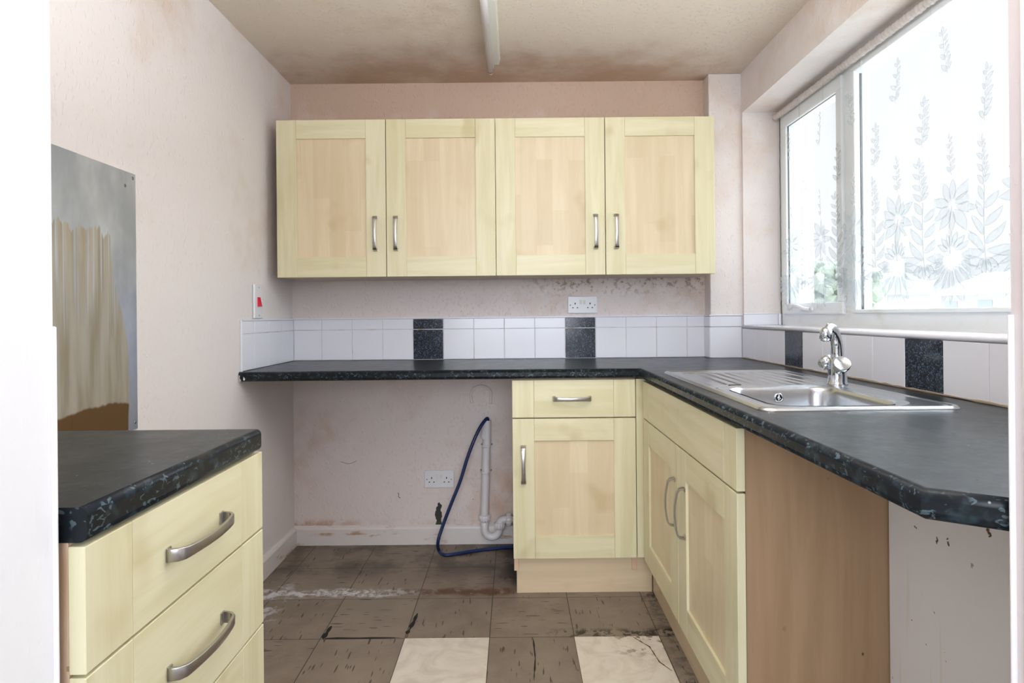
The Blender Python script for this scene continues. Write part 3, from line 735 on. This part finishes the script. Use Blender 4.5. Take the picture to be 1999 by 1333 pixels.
# ------------------------------------------------------------------ worktops
def apply_bool(o, cutter_bm):
    me = bpy.data.meshes.new('cut'); cutter_bm.to_mesh(me); cutter_bm.free(); c = bpy.data.objects.new('cut', me); C.objects.link(c)
    m = o.modifiers.new('b', 'BOOLEAN'); m.object = c; m.operation = 'DIFFERENCE'; m.solver = 'EXACT'
    dg = bpy.context.evaluated_depsgraph_get(); dg.update(); nm = bpy.data.meshes.new_from_object(o.evaluated_get(dg)); o.modifiers.clear(); o.data = nm
    bpy.data.objects.remove(c); bpy.data.meshes.remove(me)
def worktop(outline, rounded, z1=ZW, th=.039, r=.012):
    bm = bmesh.new(); n = len(outline); A = [bm.verts.new((x, y, z1 - th)) for x, y in outline]; B = [bm.verts.new((x, y, z1)) for x, y in outline]
    bm.faces.new(A[::-1]); bm.faces.new(B); ed = []
    for i in range(n):
        j = (i + 1) % n; bm.faces.new((A[i], A[j], B[j], B[i]))
    bm.edges.ensure_lookup_table()
    for i in rounded:
        j = (i + 1) % n
        for L_ in (A, B): ed.append(bm.edges.get((L_[i], L_[j])))
    bmesh.ops.recalc_face_normals(bm, faces=bm.faces[:])
    bmesh.ops.bevel(bm, geom=ed, offset=r, segments=5, affect='EDGES', profile=.5)
    for f in bm.faces:
        if abs(f.normal.z) < .99 and abs(f.normal.z) > .02: f.smooth = True
    return bm
WFX = .497; WFY = 2.420
out = [(XL + .001, YB - .001), (XL + .001, WFY), (WFX, WFY), (WFX, .742), (.568, .6945), (XR - .001, .6945), (XR - .001, YB - .001)]
wt = obj('worktop', worktop(out, (1, 2, 3)), M['worktop'])
tag(wt, 'long L-shaped black flecked worktop running under the wall tiles and around the sink', 'worktop')
cb = bmesh.new(); bx(cb, .575, .97, 1.365, 2.20, .80, 1.0); apply_bool(wt, cb)
# cut out of the worktop around the wall column
cb = bmesh.new(); bx(cb, .946, 1.3, 2.927, 3.2, .80, 1.0); apply_bool(wt, cb)
# worn mouldy end of the joint strip at the left wall
out2 = [(XL + .002, .700), (LF + .003, .700), (LF + .003, 1.182), (XL + .002, 1.182)]
lw = obj('worktop', worktop(out2, (1,), ZW, .041, .010), M['worktop']); tag(lw, 'short black flecked worktop on top of the left drawer unit', 'worktop')
bm = bmesh.new(); bx(bm, .5675, .5735, .6905, .6935, ZW - .037, ZW - .002); 
e_ = obj('end_cap', bm, plain('bare_chipboard', (.16, .06, .03), .8), wt)

bm = bmesh.new(); prism(bm, [(-1.088 + .0, .886), (-1.083, .884), (-1.080, .890), (-1.086, .899)], 'y', WFY - .0012, WFY + .001); pd = obj('paint_drip', bm, M['plastic'], wt); pd['label'] = 'white paint drip'
bm = bmesh.new(); prism(bm, [(XL + .001, .880), (XL + .010, .879), (XL + .012, .886), (XL + .006, .893), (XL + .008, .903), (XL + .001, .906)], 'y', WFY - .003, WFY + .002); obj('chipped_sealant', bm, plain('grey_filler', (.45, .44, .42), .8), wt)
# white board closing the appliance gap
bm = bmesh.new(); bx(bm, .868, .884, .698, SY0 - .003, 0, .8775, .001)
tag(obj('end_board', bm, M['spotted']), 'white board spattered with brown spots under the near end of the long worktop', 'board')

# ------------------------------------------------------------------ sink
SX0, SX1, SYa, SYb = .545, 1.000, 1.335, 2.240
def sdrr(x, y, x0, x1, y0, y1, r):
    cx, cy = (x0 + x1) / 2, (y0 + y1) / 2; qx = abs(x - cx) - (x1 - x0) / 2 + r; qy = abs(y - cy) - (y1 - y0) / 2 + r
    return math.hypot(max(qx, 0), max(qy, 0)) + min(max(qx, qy), 0) - r
def sproj(x, y, R, target=0.0):
    for _ in range(6):
        d = sdrr(x, y, *R) - target; h = 1e-4
        gx = (sdrr(x + h, y, *R) - sdrr(x - h, y, *R)) / (2 * h); gy = (sdrr(x, y + h, *R) - sdrr(x, y - h, *R)) / (2 * h); g = math.hypot(gx, gy) or 1
        x -= d * gx / g; y -= d * gy / g
    return x, y
RO = (SX0, SX1, SYa, SYb, .035); RB = (.600, .895, 1.385, 1.735, .055)
RD = (.592, .968, 1.790, 2.205, .045)
ZR = ZW + .0072
def ss(a, b, x): t = min(max((x - a) / (b - a), 0), 1); return t * t * (3 - 2 * t)
def plate_z(x, y):
    so = sdrr(x, y, *RO); z = ZW + .0005 + .0067 * ss(0, -.006, so) ** .6
    z -= .0022 * ss(-.012, -.020, so) * (1)
    sb = sdrr(x, y, *RB); z -= .003 * ss(.016, .0, sb)
    # line pressed round bowl and tap ledge
    z += .0018 * math.exp(-((sb - .030) / .005) ** 2)
    sd_ = sdrr(x, y, *RD)
    z -= .0035 * ss(0, -.012, sd_)
    if sd_ < -.012:
        fan = (x - .76) / (1 + .25 * (2.2 - y)) ; ph = fan * 2 * pi / .036
        z += .0034 * max(0, cos(ph)) ** 2 * ss(-.015, -.035, sd_)
    return z
bm = bmesh.new(); st = .0035; nx = int((SX1 - SX0) / st); ny = int((SYb - SYa) / st); V = {}; I = {}
for i in range(nx + 1):
    for j in range(ny + 1):
        x = SX0 + (SX1 - SX0) * i / nx; y = SYa + (SYb - SYa) * j / ny
        so = sdrr(x, y, *RO); sb = sdrr(x, y, *RB)
        if so > st * 1.5 or sb < -st * 1.5: continue
        if so > 0: x, y = sproj(x, y, RO)
        if sb < 0: x, y = sproj(x, y, RB)
        V[i, j] = bm.verts.new((x, y, plate_z(x, y)))
for i in range(nx):
    for j in range(ny):
        q = [V.get(k) for k in ((i, j), (i + 1, j), (i + 1, j + 1), (i, j + 1))]
        if None in q: continue
        f = bm.faces.new(q); f.smooth = True
bmesh.ops.remove_doubles(bm, verts=bm.verts[:], dist=.0003)
# skirt under the rim
sink = thing('kitchen_sink', 'stainless steel inset sink with ribbed drainer set in the worktop under the window', 'sink', ((SX0 + SX1) / 2, (SYa + SYb) / 2, ZW))
obj('drainer', bm, M['steel'], sink)
def rrloop(R, inset, n=10):
    x0, x1, y0, y1, r = R; x0 += inset; x1 -= inset; y0 += inset; y1 -= inset; r = max(r - inset * .5, .02); P = []
    for cx, cy, a0 in ((x1 - r, y1 - r, 0), (x0 + r, y1 - r, pi / 2), (x0 + r, y0 + r, pi), (x1 - r, y0 + r, 3 * pi / 2)):
        for k in range(n + 1): a = a0 + pi / 2 * k / n; P.append((cx + r * cos(a), cy + r * sin(a)))
    return P
bm = bmesh.new(); prev = None
for ins, z in ((-.001, .9218), (.002, .919), (.005, .912), (.008, .90), (.014, .82), (.020, .775), (.030, .760), (.045, .754), (.09, .751)):
    loop = [bm.verts.new((x, y, z)) for x, y in rrloop((RB[0], RB[1], RB[2] + .055 * ss(.9218, .880, z), RB[3], RB[4]), ins)]
    if prev:
        for k in range(len(loop)):
            k2 = (k + 1) % len(loop); f = bm.faces.new((prev[k], prev[k2], loop[k2], loop[k])); f.smooth = True
    prev = loop
f = bm.faces.new(prev)
bowl = obj('bowl', bm, M['steel'], sink)
bm = bmesh.new(); lathe(bm, [(.004, .002), (.022, .002), (.030, .004), (.036, .0)], (.7475, 1.56, .752), (0, 0, 1)); obj('waste', bm, M['chrome'], bowl)
# overflow on the far side of the bowl
ox, oy, oz = .752, 1.7255, .893
bm = bmesh.new(); lathe(bm, [(.0135, -.002), (.0135, .0025), (.0115, .004), (.0095, .0035), (.009, .0)], (ox, oy, oz), (0, -1, 0), 24)
tube(bm, [(ox, oy - .002, oz - .009), (ox, oy - .003, oz + .009)], .0018, 6); lathe(bm, [(0, .004), (.0045, .0035), (.005, 0)], (ox, oy, oz), (0, -1, 0), 12)
ov = obj('overflow', bm, M['chrome'], bowl)
bm = bmesh.new(); lathe(bm, [(0, .0012), (.0095, .0012), (.0095, 0)], (ox, oy, oz), (0, -1, 0), 20); obj('overflow_hole', bm, M['black'], bowl)
bm = bmesh.new(); bx(bm, .627, .664, 1.772, 1.778, ZR - .006, ZR + .0005, .001); obj('drain_slot', bm, M['black'], sink)
# ------------------------------------------------------------------ tap
TX, TY = .952, 1.785; tz = plate_z(TX, TY) - .0005
tap = thing('mixer_tap', 'chrome mixer tap with curved spout and two round knobs on the sink ledge', 'tap', (TX, TY, tz))
bm = bmesh.new(); lathe(bm, [(0, 0), (.029, 0), (.029, .003), (.0265, .006), (.0250, .03), (.0250, .045), (.0238, .06), (.0215, .072), (.0195, .080), (0, .081)], (TX, TY, tz), (0, 0, 1), 32); obj('body', bm, M['chrome'], tap)
S0 = Vector((TX, TY, tz + .06)); tipd = Vector((-.078, -.085, 0))
pts = spline([S0, S0 + Vector((0, 0, .035)), S0 + tipd * .06 + Vector((0, 0, .070)), S0 + tipd * .30 + Vector((0, 0, .100)), S0 + tipd * .62 + Vector((0, 0, .110)), S0 + tipd * .90 + Vector((0, 0, .100))], 8)
bm = bmesh.new(); N = len(pts); tube(bm, pts, .012, 20, True, 0, [.0125 + .0070 * (1 - i / N) ** 1.6 for i in range(N)])
e = S0 + tipd * .93 + Vector((0, 0, .098)); ax = Vector((-.10, -.11, -1)).normalized()
lathe(bm, [(0, -.014), (.010, -.012), (.015, -.004), (.0165, .004), (.0165, .020), (.0145, .0215), (.0135, .0215), (.0135, .026), (.011, .0265), (.0, .024)], e, ax, 28)
obj('spout', bm, M['chrome'], tap)
for s_, dx in ((-1, .0), (1, .0)):
    ax = Vector((-.18, s_ * .80, .62)).normalized(); o = Vector((TX, TY, tz + .030))
    bm = bmesh.new(); lathe(bm, [(.0145, .012), (.0135, .030), (.014, .034), (.0, .034)], o, ax, 24); 
    kn = [(0, .034), (.015, .034), (.0215, .042), (.0240, .053), (.0240, .060), (.0218, .0635), (.020, .062), (.0, .0635)]
    lathe(bm, kn, o, ax, 32); obj('knob', bm, M['chrome'], tap)

# ------------------------------------------------------------------ sockets and switch
def socket(xc, zc, lab):
    t = thing('double_socket', lab, 'socket', (xc, YB, zc), 'double wall sockets')
    yf = YB - .011
    bm = bmesh.new(); bx(bm, xc - .0735, xc + .0735, yf, YB - .001, zc - .0425, zc + .0425, .003, 2); obj('face_plate', bm, M['plastic'], t)
    for s in (-1, 1):
        bm = bmesh.new(); hx = xc + s * .037
        bx(bm, hx - .0024, hx + .0024, yf - .0006, yf + .002, zc + .002, zc + .0105)
        bx(bm, hx - .0145, hx - .0080, yf - .0006, yf + .002, zc - .0165, zc - .0120); bx(bm, hx + .0080, hx + .0145, yf - .0006, yf + .002, zc - .0165, zc - .0120)
        obj('pin_holes', bm, M['black'], t)
        bm = bmesh.new(); cx = xc + s * .0095
        prism(bm, [(yf + .001, zc + .003), (yf - .0015, zc + .003), (yf - .0042, zc + .024), (yf + .001, zc + .024)], 'x', cx - .0055, cx + .0055); obj('rocker', bm, M['plastic_cream'], t)
        bm = bmesh.new(); lathe(bm, [(0, .001), (.003, .0008), (.0034, 0)], (xc + s * .061, yf, zc - .001), (0, -1, 0), 12); obj('screw', bm, M['brass'], t)
socket((1137 - 1004) / 390.7, 1.184, 'white double socket on the back wall just above the upper black speckled tile')
socket(-.382, .323, 'white double socket low on the back wall below the worktop, beside the blue hose')
t = thing('cooker_switch', 'tall white cooker switch with a red rocker on the left wall above the tiles', 'switch', (XL, 2.60, 1.13))
xf = XL + .011
bm = bmesh.new(); bx(bm, XL + .001, xf, 2.556, 2.642, 1.132, 1.278, .003, 2); obj('face_plate', bm, M['plastic'], t)
bm = bmesh.new(); prism(bm, [(xf - .001, 1.183), (xf + .011, 1.183), (xf + .003, 1.223), (xf - .001, 1.223)], 'y', 2.583, 2.607); obj('rocker', bm, M['red'], t)
for z in (1.145, 1.265):
    bm = bmesh.new(); lathe(bm, [(0, .001), (.003, .0008), (.0034, 0)], (xf, 2.60, z), (1, 0, 0), 12); obj('screw', bm, M['brass'], t)

# steel splash sheet on the left wall
t = thing('splash_sheet', 'stained stainless steel sheet with drip marks screwed to the left wall', 'metal sheet', (XL, 0, 0))
bm = bmesh.new(); bx(bm, XL + .0005, XL + .004, 1.17, 1.768, .815, 1.557, .0006, 1); obj('sheet', bm, M['splash'], t)
for y, z in ((1.755, 1.543), (1.757, .835), (1.72, 1.515)):
    bm = bmesh.new(); lathe(bm, [(0, .0015), (.004, .001), (.005, 0)], (XL + .004, y, z), (1, 0, 0), 12); obj('screw', bm, M['dull_steel'], t)

# ------------------------------------------------------------------ waste pipe, hose, old hook
PY = 2.975
def px(x, y, d): u = x - 1004; v = y - 615; return (u - v * .0095) * d / 1180, EYE - (v + u * .0095) * d / 1180
t = thing('waste_pipe', 'white plastic standpipe with a U-shaped trap fixed to the back wall under the worktop', 'pipe', (-.14, PY, .1))
xp, ztop = px(951, 820, PY); xb, zb = px(946, 1004, PY); r = .0192
bm = bmesh.new(); tube(bm, [(xp, PY, ztop), (xb, PY, zb)], r, 24, False); tube(bm, [(xp, PY, ztop), (xb, PY, ztop - .09)], .0165, 24, False)
obj('standpipe', bm, M['pipe'], t)
for yy in (870, 921):
    k = (yy - 820) / (1004 - 820); cx = xp + (xb - xp) * k; cz = ztop + (zb - ztop) * k
    bm = bmesh.new(); lathe(bm, [(r, -.006), (r + .003, -.006), (r + .003, .006), (r, .006)], (cx, PY, cz), (0, 0, 1), 24)
    bx(bm, cx - .030, cx + .030, YB - .008, YB - .001, cz - .006, cz + .006, .002); bx(bm, cx - .018, cx - .012, PY, YB - .004, cz - .006, cz + .006, .001); bx(bm, cx + .012, cx + .018, PY, YB - .004, cz - .006, cz + .006, .001)
    cl = obj('pipe_clip', bm, M['pipe'], t)
    for s in (-1, 1):
        bm = bmesh.new(); lathe(bm, [(0, .002), (.0035, .0015), (.004, 0)], (cx + s * .025, YB - .008, cz), (0, -1, 0), 10); obj('screw', bm, M['dull_steel'], cl)
x2, z2 = px(975, 1030, PY); zU = zb - .075
P = [(xb, PY, zb + .002), (xb, PY, zU)]; cxm = (xb + x2) / 2; R_ = (x2 - xb) / 2
P += [(cxm - R_ * cos(pi * k / 10), PY, zU - R_ * sin(pi * k / 10)) for k in range(1, 11)]
P += [(x2, PY, zU + .012)]
bm = bmesh.new(); tube(bm, P, r - .001, 24); obj('trap_bend', bm, M['pipe'], t)
ze = px(990, 1014, PY)[1]
P = [(x2, PY, zU + .01), (x2, PY, ze - .022)] + [(x2 + .022 - .022 * cos(pi / 2 * k / 6), PY, ze - .022 + .022 * sin(pi / 2 * k / 6)) for k in range(1, 7)] + [(-.010, PY, ze)]
bm = bmesh.new(); tube(bm, P, r - .0015, 24); obj('elbow', bm, M['pipe'], t)
def nut(o, ax, L=.030, R0=.026):
    bm = bmesh.new(); lathe(bm, [(.016, -L / 2), (R0 - .002, -L / 2), (R0, -L / 2 + .003), (R0, L / 2 - .003), (R0 - .002, L / 2), (.016, L / 2)], o, ax, 24)
    a = Vector(ax).normalized(); u = a.orthogonal().normalized(); w_ = a.cross(u)
    for k in range(14):
        c = Vector(o) + (u * cos(2 * pi * k / 14) + w_ * sin(2 * pi * k / 14)) * R0; tube(bm, [c - a * (L / 2 - .004), c + a * (L / 2 - .004)], .0020, 6)
    obj('compression_nut', bm, M['pipe'], t)
nut((xb, PY, zb - .018), (0, 0, 1)); nut((x2, PY, zU + .020), (0, 0, 1)); nut((x2 + .046, PY, ze), (1, 0, 0), .026, .029)

def pp(x, y, d): a, b = px(x, y, d); return (a, d, b)
H = [(xp + .004, PY, ztop - .06), (xp + .003, PY - .002, ztop - .01), (xp - .001, PY - .012, ztop + .010), pp(938, 833, 2.94), pp(925, 860, 2.92), pp(912, 895, 2.91), pp(898, 940, 2.90), pp(880, 985, 2.89), pp(863, 1030, 2.88), pp(855, 1058, 2.87)]
gz = .0085
def fl(x, y): v = y - 615; u = x - 1004; vv = v + u * .0095; d = (EYE - gz) * 1180 / vv; return ((u - v * .0095) * d / 1180, d, gz)
H += [fl(857, 1074), fl(868, 1083), fl(890, 1081), fl(920, 1076), fl(960, 1071), fl(1003, 1067), fl(1040, 1066)]
bm = bmesh.new(); tube(bm, spline(H, 10), .0082, 14); tag(obj('drain_hose', bm, M['hose']), 'thin blue hose hooked into the white standpipe and trailing on the floor', 'hose')
cx, cz = px(937, 773, 3.01); bm = bmesh.new()
P = [(cx - .040, YB - .001, cz - .035), (cx - .046, YB - .002, cz)] + [(cx + .006 - .050 * cos(pi * k / 10), YB - .002, cz + .008 + .042 * sin(pi * k / 10)) for k in range(1, 10)] + [(cx + .054, YB - .002, cz), (cx + .052, YB - .002, cz - .040)]
tube(bm, spline(P, 4), .007, 10); tag(obj('hose_hook', bm, M['wall_back']), 'hook shaped like an upturned U painted over on the back wall above the standpipe', 'hook')

# ------------------------------------------------------------------ fluorescent batten
FX = -.088
t = thing('fluorescent_batten', 'white fluorescent batten light with a bare tube, switched off, on the ceiling', 'ceiling light', (FX, 2.1, ZC))
bm = bmesh.new(); prism(bm, [(FX - .030, ZC - .001), (FX - .024, ZC - .030), (FX + .030, ZC - .030), (FX + .036, ZC - .001)], 'y', 1.40, 2.735, .001); obj('body', bm, M['plastic_cream'], t)
bm = bmesh.new(); tube(bm, [(FX - .010, 1.42, ZC - .052), (FX - .010, 2.745, ZC - .052)], .0145, 20); obj('tube', bm, plain('frosted_tube', (.86, .86, .90), .2), t)
for y0, y1 in ((2.722, 2.770), (1.37, 1.43)):
    bm = bmesh.new(); prism(bm, [(FX - .018, ZC - .002), (FX - .022, ZC - .048), (FX - .014, ZC - .064), (FX - .004, ZC - .064), (FX + .003, ZC - .048), (FX + .006, ZC - .002)], 'y', y0 + .018, y1, .002)
    eh = obj('end_holder', bm, M['plastic_cream'], t)
bm = bmesh.new(); lathe(bm, [(.0148, 0), (.0150, .003), (.0148, .006)], (FX - .010, 2.738, ZC - .052), (0, 1, 0), 20); obj('tube_cap', bm, M['dull_steel'], t)

# ------------------------------------------------------------------ outside
bm = bmesh.new(); bx(bm, 1.46, 70, -20, 90, -.6, -.5); struct('ground', bm, plain('pale_paving', (.66, .66, .62), .9))
br = plain('hazed_brick', (.70, .70, .70), .9); rf = plain('hazed_slate_roof', (.62, .66, .70), .8); gl = plain('hazed_far_window', (.48, .54, .60), .2)  # distance haze is put into these lightened colours
def house(x, y, wd, dp, h, rh, lab):
    t = thing('house', lab, 'house', (x, y, -.5), 'houses beyond the window')
    bm = bmesh.new(); bx(bm, x, x + dp, y, y + wd, -.5, h); obj('wall', bm, br, t)
    bm = bmesh.new(); prism(bm, [(x - .3, h), (x + dp / 2, h + rh), (x + dp + .3, h)], 'y', y - .2, y + wd + .2); obj('roof', bm, rf, t)
    for k in range(3):
        bm = bmesh.new(); yy = y + wd * (k + .5) / 3; bx(bm, x - .04, x + .02, yy - .6, yy + .6, .5, 1.8); obj('window', bm, gl, t)
house(30, 34, 9, 7, 2.2, 1.6, 'pale house far outside, seen faintly through the lower part of the large pane')
house(26, 46, 8, 7, 2.4, 1.8, 'pale house far outside, seen faintly through the net beside the mullion')
def tree(x, y, h, r, lab, seed):
    t = thing('tree', lab, 'tree', (x, y, -.5)); bm = bmesh.new(); tube(bm, [(x, y, -.5), (x, y, h * .6)], .25, 8); obj('trunk', bm, plain('bark', (.12, .09, .07), .9), t)
    bm = bmesh.new(); rn = random.Random(seed)
    for k in range(500):
        a = Vector((rn.gauss(0, 1), rn.gauss(0, 1), rn.gauss(0, 1))).normalized() * r * rn.random() ** .4; c = Vector((x, y, h * .62)) + Vector((a.x, a.y, a.z * .7))
        tt = bmesh.new(); bmesh.ops.create_icosphere(tt, subdivisions=1, radius=.35 * (.5 + rn.random()))
        for v in tt.verts: v.co += c
        merge(bm, tt)
    obj('crown', bm, plain('leaves', (.42, .50, .42), .8), t)  # leaf colour lightened to stand for haze
tree(21, 39.5, 4.2, 2.6, 'bushy tree far outside, seen through the lower part of the casement', 2)
